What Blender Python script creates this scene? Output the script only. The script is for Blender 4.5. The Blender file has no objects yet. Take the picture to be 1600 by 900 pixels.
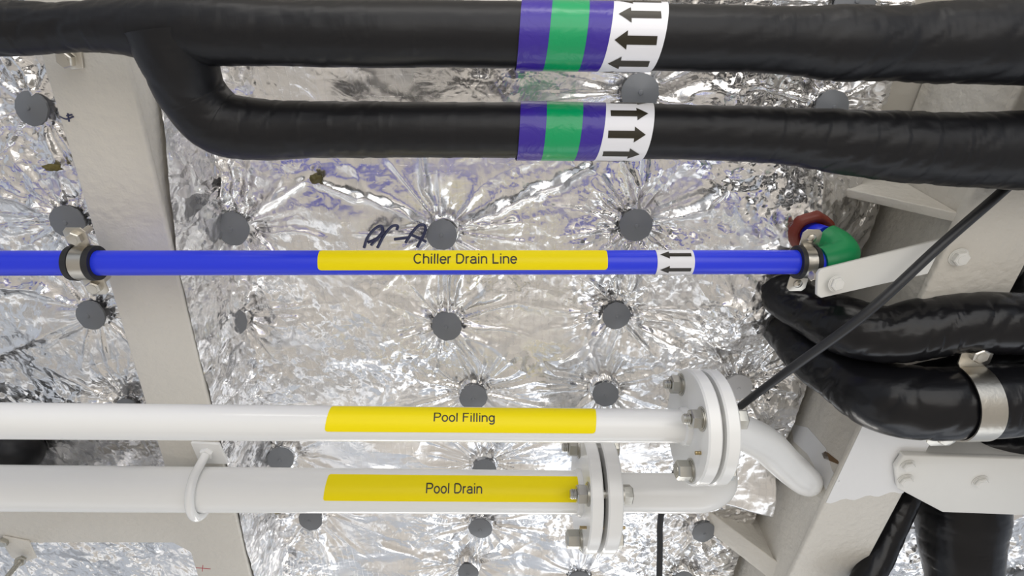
import bpy, bmesh, math, random
import numpy as np
from mathutils import Vector, Matrix, noise

random.seed(7)
SC = bpy.context.scene
COL = SC.collection

# ---------------------------------------------------------------- camera
F = 900.0                                   # focal length in pixels of a 1600x900 frame
T = math.radians(60.2)                      # how far the camera is pitched up at the deckhead
CAM = Vector((0.0, 0.0, 1.55))
RIGHT = Vector((1, 0, 0)); DOWN = Vector((0, math.sin(T), -math.cos(T))); FWD = Vector((0, math.cos(T), math.sin(T)))
cd = bpy.data.cameras.new('camera'); cam = bpy.data.objects.new('camera', cd); COL.objects.link(cam)
cd.sensor_width = 36.0; cd.lens = 36.0 * F / 1600.0; cd.clip_start = 0.02; cd.clip_end = 50
cam.location = CAM
M3 = Matrix((RIGHT, -DOWN, -FWD)).transposed()
cam.rotation_euler = M3.to_euler()
SC.camera = cam

# ---------------------------------------------------------------- light
w = bpy.data.worlds.new('world'); SC.world = w; w.use_nodes = True
w.node_tree.nodes['Background'].inputs[0].default_value = (0.84, 0.90, 1.0, 1)
w.node_tree.nodes['Background'].inputs[1].default_value = 0.75
def area(name, loc, target, size, size_y, power, color):
    l = bpy.data.lights.new(name, 'AREA'); l.shape = 'RECTANGLE'; l.size = size; l.size_y = size_y
    l.energy = power; l.color = color
    o = bpy.data.objects.new(name, l); COL.objects.link(o); o.location = loc
    o.rotation_euler = (Vector(target) - Vector(loc)).to_track_quat('-Z', 'Y').to_euler()
    return o
area('added_uplight', (0.5, -1.5, 0.9), (0.1, 0.6, 2.4), 2.4, 1.8, 32, (1.0, 0.97, 0.93))  # soft key added low behind the camera, stands in for unseen lighting
area('added_uplight', (1.3, 3.0, 0.3), (0.1, 0.9, 2.35), 3.0, 1.2, 24, (0.86, 0.92, 1.0))  # added cool fill from below, ahead of the camera
area('added_uplight', (-1.9, 2.3, 0.3), (-0.2, 0.7, 2.35), 2.2, 1.2, 7, (0.86, 0.92, 1.0))  # weak cool fill added low on the left
area('floor_fill', (0.0, -2.0, 2.30), (0.0, -0.6, 0.0), 2.4, 0.5, 44, (1.0, 0.96, 0.90))  # added out of view to brighten the floor that the foil mirrors
area('floor_fill', (0.0, 3.6, 2.30), (0.0, 2.0, 0.0), 2.4, 0.5, 44, (1.0, 0.96, 0.90))  # second added panel brightening the far floor
SC.view_settings.view_transform = 'Standard'; SC.view_settings.look = 'None'
SC.view_settings.exposure = -0.30; SC.view_settings.gamma = 1.0; SC.view_settings.use_curve_mapping = False

# ---------------------------------------------------------------- survey helpers (measured points -> world positions)
def W(px, py, Z):
    return CAM + (RIGHT * ((px - 800) / F) + DOWN * ((py - 450) / F) + FWD) * Z
def H(px, py, h):                           # point at height h above the camera
    return W(px, py, h / (math.sin(T) - (py - 450) / F * math.cos(T)))
H_CEIL, H_LEFT, H_RIGHT = 0.90, 0.76, 0.74

# ---------------------------------------------------------------- mesh helpers
ORG = {}
def mesh_obj(name, verts, faces, mat, parent=None, smooth=True, sharp=None):
    vs = [Vector(v) for v in verts]
    c = Vector((0, 0, 0))
    for v in vs: c += v
    c /= max(1, len(vs))
    me = bpy.data.meshes.new(name)
    me.from_pydata([v - c for v in vs], [], faces)
    bm = bmesh.new(); bm.from_mesh(me); bmesh.ops.recalc_face_normals(bm, faces=bm.faces)
    if sharp is not None:
        for e in bm.edges:
            if len(e.link_faces) == 2 and e.calc_face_angle(0) > math.radians(sharp): e.smooth = False
    bm.to_mesh(me); bm.free()
    if smooth:
        for p in me.polygons: p.use_smooth = True
    me.materials.append(mat)
    o = bpy.data.objects.new(name, me); COL.objects.link(o)
    ORG[o.name] = c
    if parent: o.parent = parent; o.location = c - ORG[parent.name]
    else: o.location = c
    return o
def thing(name, loc, label, cat, group=None):
    o = bpy.data.objects.new(name, None); COL.objects.link(o); o.location = loc; ORG[o.name] = Vector(loc)
    o.empty_display_size = .05
    return tag(o, label, cat, group)
def tag(o, label, cat, group=None):
    o['label'] = label; o['category'] = cat
    if group: o['group'] = group
    return o
def prism(name, poly, off, mat, parent=None, bevel=0.0, smooth=False):
    """polygon (3-D, planar) extruded by the vector off, edges optionally rounded"""
    poly = [Vector(p) for p in poly]; off = Vector(off); n = len(poly)
    vs = poly + [p + off for p in poly]
    fs = [tuple(range(n)), tuple(range(2 * n - 1, n - 1, -1))] + [(i, i + n, (i + 1) % n + n, (i + 1) % n) for i in range(n)]
    o = mesh_obj(name, vs, fs, mat, parent, smooth)
    if bevel:
        bm = bmesh.new(); bm.from_mesh(o.data)
        bmesh.ops.bevel(bm, geom=list(bm.edges), offset=bevel, segments=3, affect='EDGES', profile=.5)
        bmesh.ops.recalc_face_normals(bm, faces=bm.faces)
        for f in bm.faces: f.smooth = True
        for e in bm.edges:
            if len(e.link_faces) == 2 and e.calc_face_angle(0) > math.radians(40): e.smooth = False
        bm.to_mesh(o.data); bm.free()
    return o
def catmull(P, n):
    P = [Vector(p) for p in P]; out = []
    Q = [P[0] * 2 - P[1]] + P + [P[-1] * 2 - P[-2]]
    m = len(P) - 1
    for k in range(n + 1):
        u = k / n * m; i = min(int(u), m - 1); t = u - i
        a, b, c, d = Q[i], Q[i + 1], Q[i + 2], Q[i + 3]
        out.append(0.5 * ((2 * b) + (c - a) * t + (2 * a - 5 * b + 4 * c - d) * t * t + (3 * b - a - 3 * c + d) * t ** 3))
    return out
def tube(name, pts, rads, mat, parent=None, seg=32, n=80, mod=None, cap=True, smooth=True, up=None):
    C = catmull(pts, n); R = [v.x for v in catmull([Vector((r, 0, 0)) for r in rads], n)]
    s = 0; vs = []; fs = []
    nrm = (up or Vector((0, -0.5, -0.87))).copy()
    for k, c in enumerate(C):
        t = (C[min(k + 1, n)] - C[max(k - 1, 0)]).normalized()
        nrm = (nrm - t * nrm.dot(t)).normalized(); b = t.cross(nrm)
        if k: s += (c - C[k - 1]).length
        for j in range(seg):
            th = 2 * math.pi * j / seg
            r = R[k] + (mod(s, th, c) if mod else 0)
            vs.append(c + (nrm * math.cos(th) + b * math.sin(th)) * r)
    for k in range(n):
        for j in range(seg):
            a = k * seg + j; b2 = k * seg + (j + 1) % seg
            fs.append((a, b2, b2 + seg, a + seg))
    if cap: fs.append(tuple(range(seg))[::-1]); fs.append(tuple(range(n * seg, n * seg + seg)))
    return mesh_obj(name, vs, fs, mat, parent, smooth, sharp=50)
def frame(p0, p1, toward=CAM):
    """axis, front (to the camera side) and down vectors of a straight pipe"""
    a = (p1 - p0).normalized(); m = (p0 + p1) / 2; f = (toward - m); f = (f - a * f.dot(a)).normalized()
    d = a.cross(f).normalized()
    if d.dot(DOWN) < 0: d = -d
    return a, f, d
def lathe_parts(prof, p0, a, f, d, seg=48):
    """profile list of (along, radius) around axis a at p0"""
    vs = []; fs = []; m = len(prof)
    for j in range(seg):
        th = 2 * math.pi * j / seg
        for (x, r) in prof: vs.append(p0 + a * x + (f * math.cos(th) + d * math.sin(th)) * r)
    for j in range(seg):
        for i in range(m - 1):
            A = j * m + i; B = ((j + 1) % seg) * m + i
            fs.append((A, B, B + 1, A + 1))
    fs.append(tuple(j * m for j in range(seg))); fs.append(tuple(j * m + m - 1 for j in range(seg)))
    return vs, fs
def lathe(name, prof, p0, a, f, d, mat, parent=None, seg=48):
    vs, fs = lathe_parts(prof, p0, a, f, d, seg)
    return mesh_obj(name, vs, fs, mat, parent, True, sharp=35)
def merge(parts):
    V = []; Fc = []
    for vs, fs in parts:
        o = len(V); V += list(vs); Fc += [tuple(i + o for i in f) for f in fs]
    return V, Fc
# ---- flat shapes wrapped round a pipe (print, tape, stickers)
def wrap2d(name, bm, p0, a, f, d, r, mat, parent=None, step=0.10, thick=0.0):
    """bm lies in x (along the pipe) / y (arc length, positive towards the picture's bottom)"""
    bmesh.ops.triangulate(bm, faces=bm.faces)
    ys = [v.co.y for v in bm.verts]; y = math.floor(min(ys) / (r * step)) * r * step
    while y < max(ys):
        bmesh.ops.bisect_plane(bm, geom=list(bm.verts) + list(bm.edges) + list(bm.faces), dist=1e-7,
                               plane_co=(0, y, 0), plane_no=(0, 1, 0)); y += r * step
    bm.verts.index_update()
    vs = []; nn = len(bm.verts)
    for v in bm.verts:
        th = v.co.y / r; vs.append(p0 + a * v.co.x + (f * math.cos(th) + d * math.sin(th)) * r)
    fs = [tuple(v.index for v in fc.verts) for fc in bm.faces]
    bm.free()
    o = mesh_obj(name, vs, fs, mat, parent, True)
    return o
def poly2d(pts):
    bm = bmesh.new(); bm.faces.new([bm.verts.new((x, y, 0)) for x, y in pts]); return bm
def rrect(x0, x1, y0, y1, r, skew=0.0, k=5):
    P = []
    for cx, cy, a0 in ((x1 - r, y0 + r, -90), (x1 - r, y1 - r, 0), (x0 + r, y1 - r, 90), (x0 + r, y0 + r, 180)):
        for i in range(k + 1):
            an = math.radians(a0 + 90 * i / k); P.append((cx + r * math.cos(an), cy + r * math.sin(an)))
    return [(x - skew * (y - y0), y) for x, y in P]
def arc(cx, cy, rx, ry, a0, a1, k=14):
    return [(cx + rx * math.cos(math.radians(a0 + (a1 - a0) * i / k)), cy + ry * math.sin(math.radians(a0 + (a1 - a0) * i / k))) for i in range(k + 1)]
XH = .70; SW = .14                       # x-height and stroke width, capital height = 1
GL = {  # grotesque letters: advance, pen strokes along the stroke's middle
    'C': (.92, [arc(.47, .5, .36, .45, 42, 318, 22)]), 'D': (.94, [[(.12, .055), (.12, .945)], [(.12, .945), (.42, .945)] + arc(.42, .5, .37, .445, 90, -90, 18)[1:] + [(.12, .055)]]),
    'L': (.74, [[(.13, 1), (.13, .055), (.66, .055)]]), 'P': (.86, [[(.13, 0), (.13, .945), (.48, .945)] + arc(.50, .70, .25, .245, 90, -90, 12) + [(.13, .455)]]),
    'F': (.80, [[(.13, 0), (.13, .945), (.70, .945)], [(.13, .52), (.62, .52)]]),
    'h': (.73, [[(.10, 0), (.10, 1)], arc(.345, .44, .245, .215, 170, 0, 12) + [(.59, 0)]]), 'n': (.73, [[(.10, 0), (.10, XH)], arc(.345, .44, .245, .215, 170, 0, 12) + [(.59, 0)]]),
    'i': (.30, [[(.13, 0), (.13, XH)], [(.13, .88), (.13, 1.0)]]), 'l': (.30, [[(.13, 0), (.13, 1.0)]]),
    'r': (.44, [[(.10, 0), (.10, XH)], arc(.33, .42, .23, .235, 170, 80, 8)]), 'o': (.74, [arc(.36, .345, .27, .315, 0, 360, 24)]),
    'e': (.74, [[(.09, .36), (.635, .36)] + arc(.36, .345, .275, .315, 2, 325, 22)]),
    'a': (.74, [arc(.36, .45, .23, .21, 165, 0, 10) + [(.59, .15)] + [(.62, 0)], arc(.34, .205, .25, .165, 60, 330, 16), [(.59, .42), (.44, .375)]]),
    'g': (.74, [arc(.35, .36, .255, .305, 0, 360, 22), [(.61, XH), (.61, -.02)] + arc(.36, -.03, .25, .19, 0, -150, 10)[1:]]), ' ': (.38, [])}
def text_bm(txt, width, height):
    """lettering drawn as flat strokes; y runs down the picture"""
    bm = bmesh.new(); x = 0.0; W_ = sum(GL[ch][0] for ch in txt) - .12; kx = width / W_; ky = height; sw = SW
    for ch in txt:
        adv, st = GL[ch]
        for P in st:
            m = len(P); L = []; Rr = []
            for i in range(m):
                d0 = Vector(P[i]) - Vector(P[i - 1]) if i else Vector(P[1]) - Vector(P[0])
                d1 = Vector(P[i + 1]) - Vector(P[i]) if i < m - 1 else d0
                if d0.length < 1e-6: d0 = d1
                if d1.length < 1e-6: d1 = d0
                n0 = Vector((-d0.y, d0.x)).normalized(); n1 = Vector((-d1.y, d1.x)).normalized(); n_ = (n0 + n1).normalized(); n_ = n_ / max(.5, n_.dot(n1)) * sw / 2
                L.append(Vector(P[i]) + n_); Rr.append(Vector(P[i]) - n_)
            vl = [bm.verts.new(((q.x + x) * kx - width / 2, -(q.y - .5) * ky, 0)) for q in L]; vr = [bm.verts.new(((q.x + x) * kx - width / 2, -(q.y - .5) * ky, 0)) for q in Rr]
            for i in range(m - 1): bm.faces.new((vl[i], vr[i], vr[i + 1], vl[i + 1]))
        x += adv
    return bm
def hexbolt(name, p, ax, r, hgt, mat, parent, stud=0.0, washer=True, rot=0.0, wmat=None, shank=0.0):
    """hexagon nut or head standing on a surface at p along ax, with an optional stud end and washer"""
    ax = ax.normalized(); u = ax.orthogonal().normalized(); v = ax.cross(u)
    wt = r * .22 if washer else 0
    parts = []
    def ring(rad, x, n, ro=0): return [p + ax * x + (u * math.cos(ro + 2 * math.pi * i / n) + v * math.sin(ro + 2 * math.pi * i / n)) * rad for i in range(n)]
    def stack(levels, n, ro=0):
        V = []; Fc = []
        for rad, x in levels: V += ring(rad, x, n, ro)
        for k in range(len(levels) - 1):
            for i in range(n): Fc.append((k * n + i, k * n + (i + 1) % n, (k + 1) * n + (i + 1) % n, (k + 1) * n + i))
        Fc.append(tuple(range(n))); Fc.append(tuple(range((len(levels) - 1) * n, len(levels) * n)))
        return V, Fc
    parts.append(stack([(r * .97, wt), (r, wt + r * .08), (r, wt + hgt - r * .12), (r * .86, wt + hgt)], 6, rot))
    if stud:
        lv = [(r * .5, wt + hgt * .5)]; x = wt + hgt; k = 0
        while x < wt + hgt + stud:
            lv.append((r * (.52 if k % 2 else .46), x)); x += r * .09; k += 1
        lv.append((r * .40, x + r * .04)); parts.append(stack(lv, 16))
    else:
        parts.append(stack([(r * .62, wt + hgt * .9), (r * .58, wt + hgt + r * .04), (r * .3, wt + hgt + r * .05)], 16))
    if shank: parts.append(stack([(r * .45, 0), (r * .45, -shank)], 12))
    V, Fc = merge(parts); b = mesh_obj(name, V, Fc, mat, parent, True, sharp=28)
    if washer:
        V, Fc = merge([stack([(r * 1.16, 0), (r * 1.2, wt * .15), (r * 1.2, wt * .5), (r * 1.1, wt * .55)], 28),
                       stack([(r * 1.02, wt * .5), (r * 1.05, wt * .6), (r * 1.05, wt * .95), (r * 1.0, wt)], 28)])
        mesh_obj('washer', V, Fc, wmat or mat, b, True, sharp=35)
    return b

# ---------------------------------------------------------------- materials
def newmat(name, base, rough=.5, metal=0.0, spec=.5, coat=0.0, coat_rough=.1):
    m = bpy.data.materials.new(name); m.use_nodes = True; b = m.node_tree.nodes['Principled BSDF']
    b.inputs['Base Color'].default_value = (*base, 1); b.inputs['Roughness'].default_value = rough
    b.inputs['Metallic'].default_value = metal; b.inputs['Specular IOR Level'].default_value = spec
    b.inputs['Coat Weight'].default_value = coat; b.inputs['Coat Roughness'].default_value = coat_rough
    return m, m.node_tree, b
def N(nt, t, **kw):
    n = nt.nodes.new(t)
    for k, v in kw.items():
        if k in n.inputs: n.inputs[k].default_value = v
        else: setattr(n, k, v)
    return n
def pos(nt, scale=(1, 1, 1)):
    g = N(nt, 'ShaderNodeNewGeometry'); mp = N(nt, 'ShaderNodeMapping'); mp.inputs['Scale'].default_value = scale
    nt.links.new(g.outputs['Position'], mp.inputs[0]); return mp.outputs[0]
def ramp(nt, src, stops):
    r = N(nt, 'ShaderNodeValToRGB'); e = r.color_ramp.elements
    while len(e) < len(stops): e.new(.5)
    for i, (p, c) in enumerate(stops): e[i].position = p; e[i].color = c if len(c) == 4 else (*c, 1)
    nt.links.new(src, r.inputs[0]); return r.outputs[0]
def painted(name, base, rough=.45, bump=.25, sc=70, dirt=.06, spec=.5, dist=.002):
    m, nt, b = newmat(name, base, rough, spec=spec); c = pos(nt)
    n1 = N(nt, 'ShaderNodeTexNoise', Scale=sc, Detail=3.0); n2 = N(nt, 'ShaderNodeTexNoise', Scale=5.0, Detail=5.0)
    nt.links.new(c, n1.inputs[0]); nt.links.new(c, n2.inputs[0])
    bp = N(nt, 'ShaderNodeBump', Strength=bump, Distance=dist); nt.links.new(n1.outputs[0], bp.inputs['Height']); nt.links.new(bp.outputs[0], b.inputs['Normal'])
    col = ramp(nt, n2.outputs[0], [(.3, tuple(x * (1 - dirt) for x in base)), (.65, base)])
    nt.links.new(col, b.inputs['Base Color'])
    return m
M = {}
M['beam'] = painted('cream_paint', (.66, .63, .57), .42, .5, 75, .06, dist=.005)
M['beam_white'] = painted('fresh_white_paint', (.80, .80, .80), .38, .3, 60, .03)
M['pipe_white'] = painted('white_gloss_paint', (.84, .84, .825), .20, .12, 35, .02, spec=.5)
M['bar_white'] = painted('white_bar_paint', (.76, .75, .71), .35, .2, 60, .04)
M['bluepipe'] = painted('blue_plastic', (.018, .042, .80), .33, .05, 60, .02)
M['green'] = painted('green_plastic', (.0, .25, .075), .42, .1, 60, .1)
M['red'] = painted('red_sealant', (.22, .028, .012), .5, .5, 60, .3)
M['yellow'] = newmat('yellow_label', (.93, .76, .0), .40, spec=.25)[0]
M['ink'] = newmat('black_print', (.018, .014, .010), .35)[0]
M['ink_brown'] = newmat('brown_print', (.020, .015, .005), .4)[0]
M['tape_white'] = newmat('white_tape', (.84, .84, .88), .30)[0]
M['deck'] = painted('deckhead_paint', (.60, .57, .51), .5, .5, 50, .1)
M['floor'] = painted('floor_paint', (.70, .655, .60), .6, .1, 6, .15)
M['cap'] = painted('grey_cap_plastic', (.175, .185, .20), .42, .3, 40, .1)
M['cap_white'] = painted('white_sprayed_cap', (.55, .55, .56), .5, .3, 60, .1)
M['rubber'] = painted('black_rubber', (.016, .016, .018), .55, .2, 80, .1)
M['cable'] = painted('cable_sheath', (.022, .023, .026), .42, .2, 100, .1)
M['void'] = newmat('dark_gasket', (.02, .02, .02), .8)[0]
M['wool'] = painted('yellow_glue', (.17, .14, .03), .6, 1.0, 90, .6, dist=.006)
M['rust'] = painted('rust', (.22, .13, .06), .8, .5, 80, .5)
M['marker'] = newmat('marker_ink', (.03, .035, .09), .4)[0]
M['marker_red'] = newmat('red_marker', (.45, .02, .05), .5)[0]
for key, nm, base, ro in (('steel', 'stainless_steel', (.60, .57, .51), .30), ('zinc', 'zinc_bolt', (.50, .49, .45), .34), ('brass', 'brass_stud', (.42, .33, .18), .35)):
    m, nt, b = newmat(nm, base, ro, 1.0); c = pos(nt); n1 = N(nt, 'ShaderNodeTexNoise', Scale=160.0, Detail=3.0); nt.links.new(c, n1.inputs[0])
    bp = N(nt, 'ShaderNodeBump', Strength=.25, Distance=.001); nt.links.new(n1.outputs[0], bp.inputs['Height']); nt.links.new(bp.outputs[0], b.inputs['Normal']); M[key] = m
def tape_mat(name, base):
    m, nt, b = newmat(name, base, .28); c = pos(nt, (1, 1, 1))
    n1 = N(nt, 'ShaderNodeTexNoise', Scale=28.0, Detail=4.0, Distortion=1.2); nt.links.new(c, n1.inputs[0])
    bp = N(nt, 'ShaderNodeBump', Strength=.5, Distance=.004); nt.links.new(n1.outputs[0], bp.inputs['Height']); nt.links.new(bp.outputs[0], b.inputs['Normal'])
    return m
M['tape_blue'] = tape_mat('blue_tape', (.040, .018, .30)); M['tape_green'] = tape_mat('green_tape', (.0, .34, .115))
def black_wrap(name, rough, bstr):
    m, nt, b = newmat(name, (.0075, .0075, .009), rough, spec=.30)
    c = pos(nt, (1.0, .45, .45)); n1 = N(nt, 'ShaderNodeTexNoise', Scale=38.0, Detail=4.0, Distortion=.8)
    c2 = pos(nt, (.35, 1.0, 1.0)); n2 = N(nt, 'ShaderNodeTexNoise', Scale=60.0, Detail=2.0)
    nt.links.new(c, n1.inputs[0]); nt.links.new(c2, n2.inputs[0])
    ad = N(nt, 'ShaderNodeMath', operation='ADD'); nt.links.new(n1.outputs[0], ad.inputs[0]); nt.links.new(n2.outputs[0], ad.inputs[1])
    bp = N(nt, 'ShaderNodeBump', Strength=bstr, Distance=.006); nt.links.new(ad.outputs[0], bp.inputs['Height']); nt.links.new(bp.outputs[0], b.inputs['Normal'])
    return m
M['wrap'] = black_wrap('black_wrap_tape', .42, .10); M['wrap_gloss'] = black_wrap('black_wrap_glossy', .25, .10)
def foil_mat():
    m, nt, b = newmat('aluminium_foil', (.87, .86, .855), .2, 1.0)
    c = pos(nt)
    at = N(nt, 'ShaderNodeAttribute'); at.attribute_name = 'crinkle'; crk = at.outputs['Fac']
    def vm(op, *src):
        n = N(nt, 'ShaderNodeVectorMath', operation=op)
        for i, q in enumerate(src):
            if isinstance(q, tuple): n.inputs[i].default_value = q
            else: nt.links.new(q, n.inputs[i])
        return n
    def ma(op, *src):
        n = N(nt, 'ShaderNodeMath', operation=op)
        for i, q in enumerate(src):
            if isinstance(q, (int, float)): n.inputs[i].default_value = q
            else: nt.links.new(q, n.inputs[i])
        return n.outputs[0]
    nz = N(nt, 'ShaderNodeTexNoise', Scale=9.0, Detail=3.0); nt.links.new(c, nz.inputs[0])
    wc = vm('MULTIPLY_ADD', nz.outputs[1], (.09, .09, .09), c).outputs[0]
    # crushed facets: every cell of a warped cell pattern is tilted its own way
    s_ = None
    for sc, wt, st in ((24.0, 1.0, (1.0, 1.7, 1.0)), (62.0, .8, (1.6, 1.0, 1.0)), (150.0, .45, (1.0, 1.3, 1.0))):
        cs = vm('MULTIPLY', wc, st).outputs[0]
        v = N(nt, 'ShaderNodeTexVoronoi', Scale=sc); nt.links.new(cs, v.inputs['Vector'])
        rel = vm('SUBTRACT', cs, v.outputs['Position']).outputs[0]
        tl = vm('SUBTRACT', v.outputs['Color'], (.5, .5, .5)).outputs[0]
        h = ma('MULTIPLY', vm('DOT_PRODUCT', rel, tl).outputs['Value'], wt)
        s_ = h if s_ is None else ma('ADD', s_, h)
    b1 = N(nt, 'ShaderNodeBump', Distance=1.0); nt.links.new(s_, b1.inputs['Height'])
    nt.links.new(ma('MULTIPLY', crk, FOIL_B), b1.inputs['Strength'])
    # long soft ripples
    n4 = N(nt, 'ShaderNodeTexNoise', Scale=22.0, Detail=2.0, Distortion=1.5); nt.links.new(c, n4.inputs[0])
    b3 = N(nt, 'ShaderNodeBump', Distance=.004, Strength=.35); nt.links.new(n4.outputs[0], b3.inputs['Height']); nt.links.new(b1.outputs[0], b3.inputs['Normal'])
    # reinforcement threads: a square net pressed into the foil
    wn = vm('MULTIPLY_ADD', nz.outputs[1], (.02, .02, .02), c).outputs[0]
    sx = N(nt, 'ShaderNodeSeparateXYZ'); nt.links.new(wn, sx.inputs[0])
    net = None
    for i in (0, 1):
        q = ma('LESS_THAN', ma('PINGPONG', sx.outputs[i], .0068), .0007)
        net = q if net is None else ma('MAXIMUM', net, q)
    b2 = N(nt, 'ShaderNodeBump', Distance=.0011, Strength=.6); nt.links.new(net, b2.inputs['Height']); nt.links.new(b3.outputs[0], b2.inputs['Normal'])
    nt.links.new(b2.outputs[0], b.inputs['Normal'])
    rr = ramp(nt, nz.outputs[0], [(.35, (.17, .17, .17)), (.7, (.34, .34, .34))]); nt.links.new(rr, b.inputs['Roughness'])
    return m
FOIL_B = .50
M['foil'] = foil_mat()

# ---------------------------------------------------------------- the room: floor and deckhead
def struct(o): o['kind'] = 'structure'; return o
zc = CAM.z + 0.935
struct(prism('floor', [(-3.5, -2.5, 0), (3.5, -2.5, 0), (3.5, 4.5, 0), (-3.5, 4.5, 0)], (0, 0, -.05), M['floor']))
struct(prism('ceiling', [(-3.5, -2.5, zc), (3.5, -2.5, zc), (3.5, 4.5, zc), (-3.5, 4.5, zc)], (0, 0, .05), M['deck']))

# ---------------------------------------------------------------- foil blanket surface
arm_y = H(0, 849, H_LEFT).y
def trinoise(x, y, seed):
    Tb = np.random.RandomState(seed).rand(256, 256)
    s = (x + y) * 0.366; X = x + s; Y = y + s; i = np.floor(X).astype(int); j = np.floor(Y).astype(int); fx = X - i; fy = Y - j
    g = lambda a, b: Tb[a & 255, b & 255]
    return np.where(fx > fy, g(i, j) * (1 - fx) + g(i + 1, j) * (fx - fy) + g(i + 1, j + 1) * fy,
                    g(i, j) * (1 - fy) + g(i, j + 1) * (fy - fx) + g(i + 1, j + 1) * fx)
def smooth_noise(x, y, seed):
    Tb = np.random.RandomState(seed).rand(256, 256)
    i = np.floor(x).astype(int); j = np.floor(y).astype(int); fx = x - i; fy = y - j; fx = fx * fx * (3 - 2 * fx); fy = fy * fy * (3 - 2 * fy)
    g = lambda a, b: Tb[a & 255, b & 255]
    return (g(i, j) * (1 - fx) + g(i + 1, j) * fx) * (1 - fy) + (g(i, j + 1) * (1 - fx) + g(i + 1, j + 1) * fx) * fy
def crumple(x, y, strength, seed=0):
    """height of crushed foil; faceted folds at four sizes"""
    wx = x + .02 * (smooth_noise(x * 12, y * 12, 11 + seed) - .5) * 2; wy = y + .02 * (smooth_noise(x * 12, y * 12, 12 + seed) - .5) * 2
    h = (smooth_noise(wx * 7, wy * 10, 21 + seed) - .5) * .020 + (smooth_noise(wx * 17, wy * 24, 26 + seed) - .5) * .004
    h += (np.abs(trinoise(wx * 20, wy * 15, 22 + seed) - .5)) * .011 * strength
    h += (np.abs(trinoise(wx * 44, wy * 36, 23 + seed) - .5)) * .0060 * strength
    h += (trinoise(wx * 105, wy * 95, 24 + seed) - .5) * .0022 * strength
    return h
PINS = [(57, 167), (112, 343), (147, 488), (203, 636), (372, 349), (369, 492), (691, 363), (699, 505), (992, 348), (962, 489), (998, 143),
        (740, 616), (945, 611), (1150, 600), (441, 712), (757, 729), (487, 806), (751, 820), (732, 889), (1098, 826), (905, 900), (1295, 166), (1330, 2), (1066, 902), (1480, 870), (1590, 900)]
PINW = [H(px, py, H_CEIL) for px, py in PINS]
def blanket_z(x, y, strength, lift_edges=None):
    z = np.full(x.shape, CAM.z + H_CEIL) - crumple(x, y, strength)
    for k, p in enumerate(PINW):
        dx = x - p.x; dy = y - p.y; r = np.sqrt(dx * dx + dy * dy) + 1e-6; th = np.arctan2(dy, dx)
        sel = r < .30
        ph = smooth_noise(th * 4 + 40, r * 10, 31 + k)
        rays = np.abs(((th * (9 + k % 4) / (2 * np.pi) + ph * 1.1) % 1.0) - .5) * 2
        rays2 = np.abs(((th * (23 + k % 5) / (2 * np.pi) + ph * 2.2) % 1.0) - .5) * 2
        fall = np.clip(r / .02, 0, 1) * np.exp(-(r / .10) ** 1.4)
        z = z + np.where(sel, .014 * np.exp(-(r / .075) ** 2) - rays ** 3 * .011 * fall - rays2 * .0030 * fall, 0)
        z = np.where(r < .029, CAM.z + H_CEIL + .003, z)
    for fold in FOLDS:
        dep, wd = fold[0]
        for (p_, q_) in zip(fold[1:], fold[2:]):
            ex, ey = q_.x - p_.x, q_.y - p_.y; L2 = ex * ex + ey * ey
            t = np.clip(((x - p_.x) * ex + (y - p_.y) * ey) / L2, 0, 1)
            jx = .010 * (smooth_noise(x * 45, y * 45, 91) - .5)
            sd = ((x - p_.x) * ey - (y - p_.y) * ex) / math.sqrt(L2) + jx
            dd = np.sqrt((x - p_.x - t * ex) ** 2 + (y - p_.y - t * ey) ** 2)
            z = z - np.where(dd < wd * 4, dep * np.exp(-(np.abs(sd) / wd) ** 1.2) * np.exp(-np.clip(dd - np.abs(sd), 0, 1) / .01), 0)
    bulge = lambda q, rad, amt: amt * np.exp(-(((x - q.x) ** 2 + (y - q.y) ** 2) / rad ** 2))
    z = z - bulge(SEAL, .10, .065) - bulge(HOLE, .09, .055)
    return z
FOLDS = [[k] + [H(px, py, H_CEIL) for px, py in P] for k, P in (
    ((.012, .007), [(918, 264), (880, 284), (830, 304), (775, 328), (722, 354)]), ((.009, .007), [(505, 288), (560, 306), (600, 318), (640, 336), (680, 356)]),
    ((.008, .005), [(662, 240), (664, 290), (686, 350)]), ((.009, .006), [(975, 255), (992, 290), (996, 330)]), ((.009, .006), [(1012, 240), (1002, 290)]),
    ((.012, .007), [(1118, 296), (1095, 318), (1030, 340)]), ((.011, .006), [(346, 262), (356, 300), (364, 330)]), ((.011, .006), [(368, 262), (374, 300), (378, 330)]),
    ((.010, .005), [(392, 262), (392, 300), (386, 330)]), ((.009, .006), [(470, 282), (430, 310), (395, 340)]), ((.008, .006), [(700, 430), (700, 490)]), ((.006, .005), [(716, 430), (706, 490)]),
    ((.009, .008), [(880, 560), (930, 520), (962, 492)]), ((.009, .007), [(600, 850), (660, 868), (725, 885)]), ((.008, .006), [(752, 830), (748, 860), (735, 880)]),
    ((.010, .008), [(1060, 330), (1010, 345)]), ((.008, .006), [(560, 770), (530, 795), (495, 806)]), ((.008, .007), [(520, 880), (500, 840), (488, 812)]),
    ((.008, .008), [(1130, 560), (1040, 530), (975, 495)]), ((.009, .006), [(410, 320), (440, 290)]), ((.009, .007), [(372, 420), (372, 480)]), ((.009, .007), [(400, 430), (380, 490)]),
    ((.010, .010), [(-20, 440), (70, 455), (140, 485)]), ((.010, .010), [(-10, 560), (70, 520), (140, 492)]), ((.010, .008), [(-10, 300), (60, 320), (110, 340)]), ((.010, .008), [(20, 90), (50, 130), (60, 160)]))]
SEAL = H(1258, 352, .83); HOLE = H(1150, 474, H_CEIL)
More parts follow.
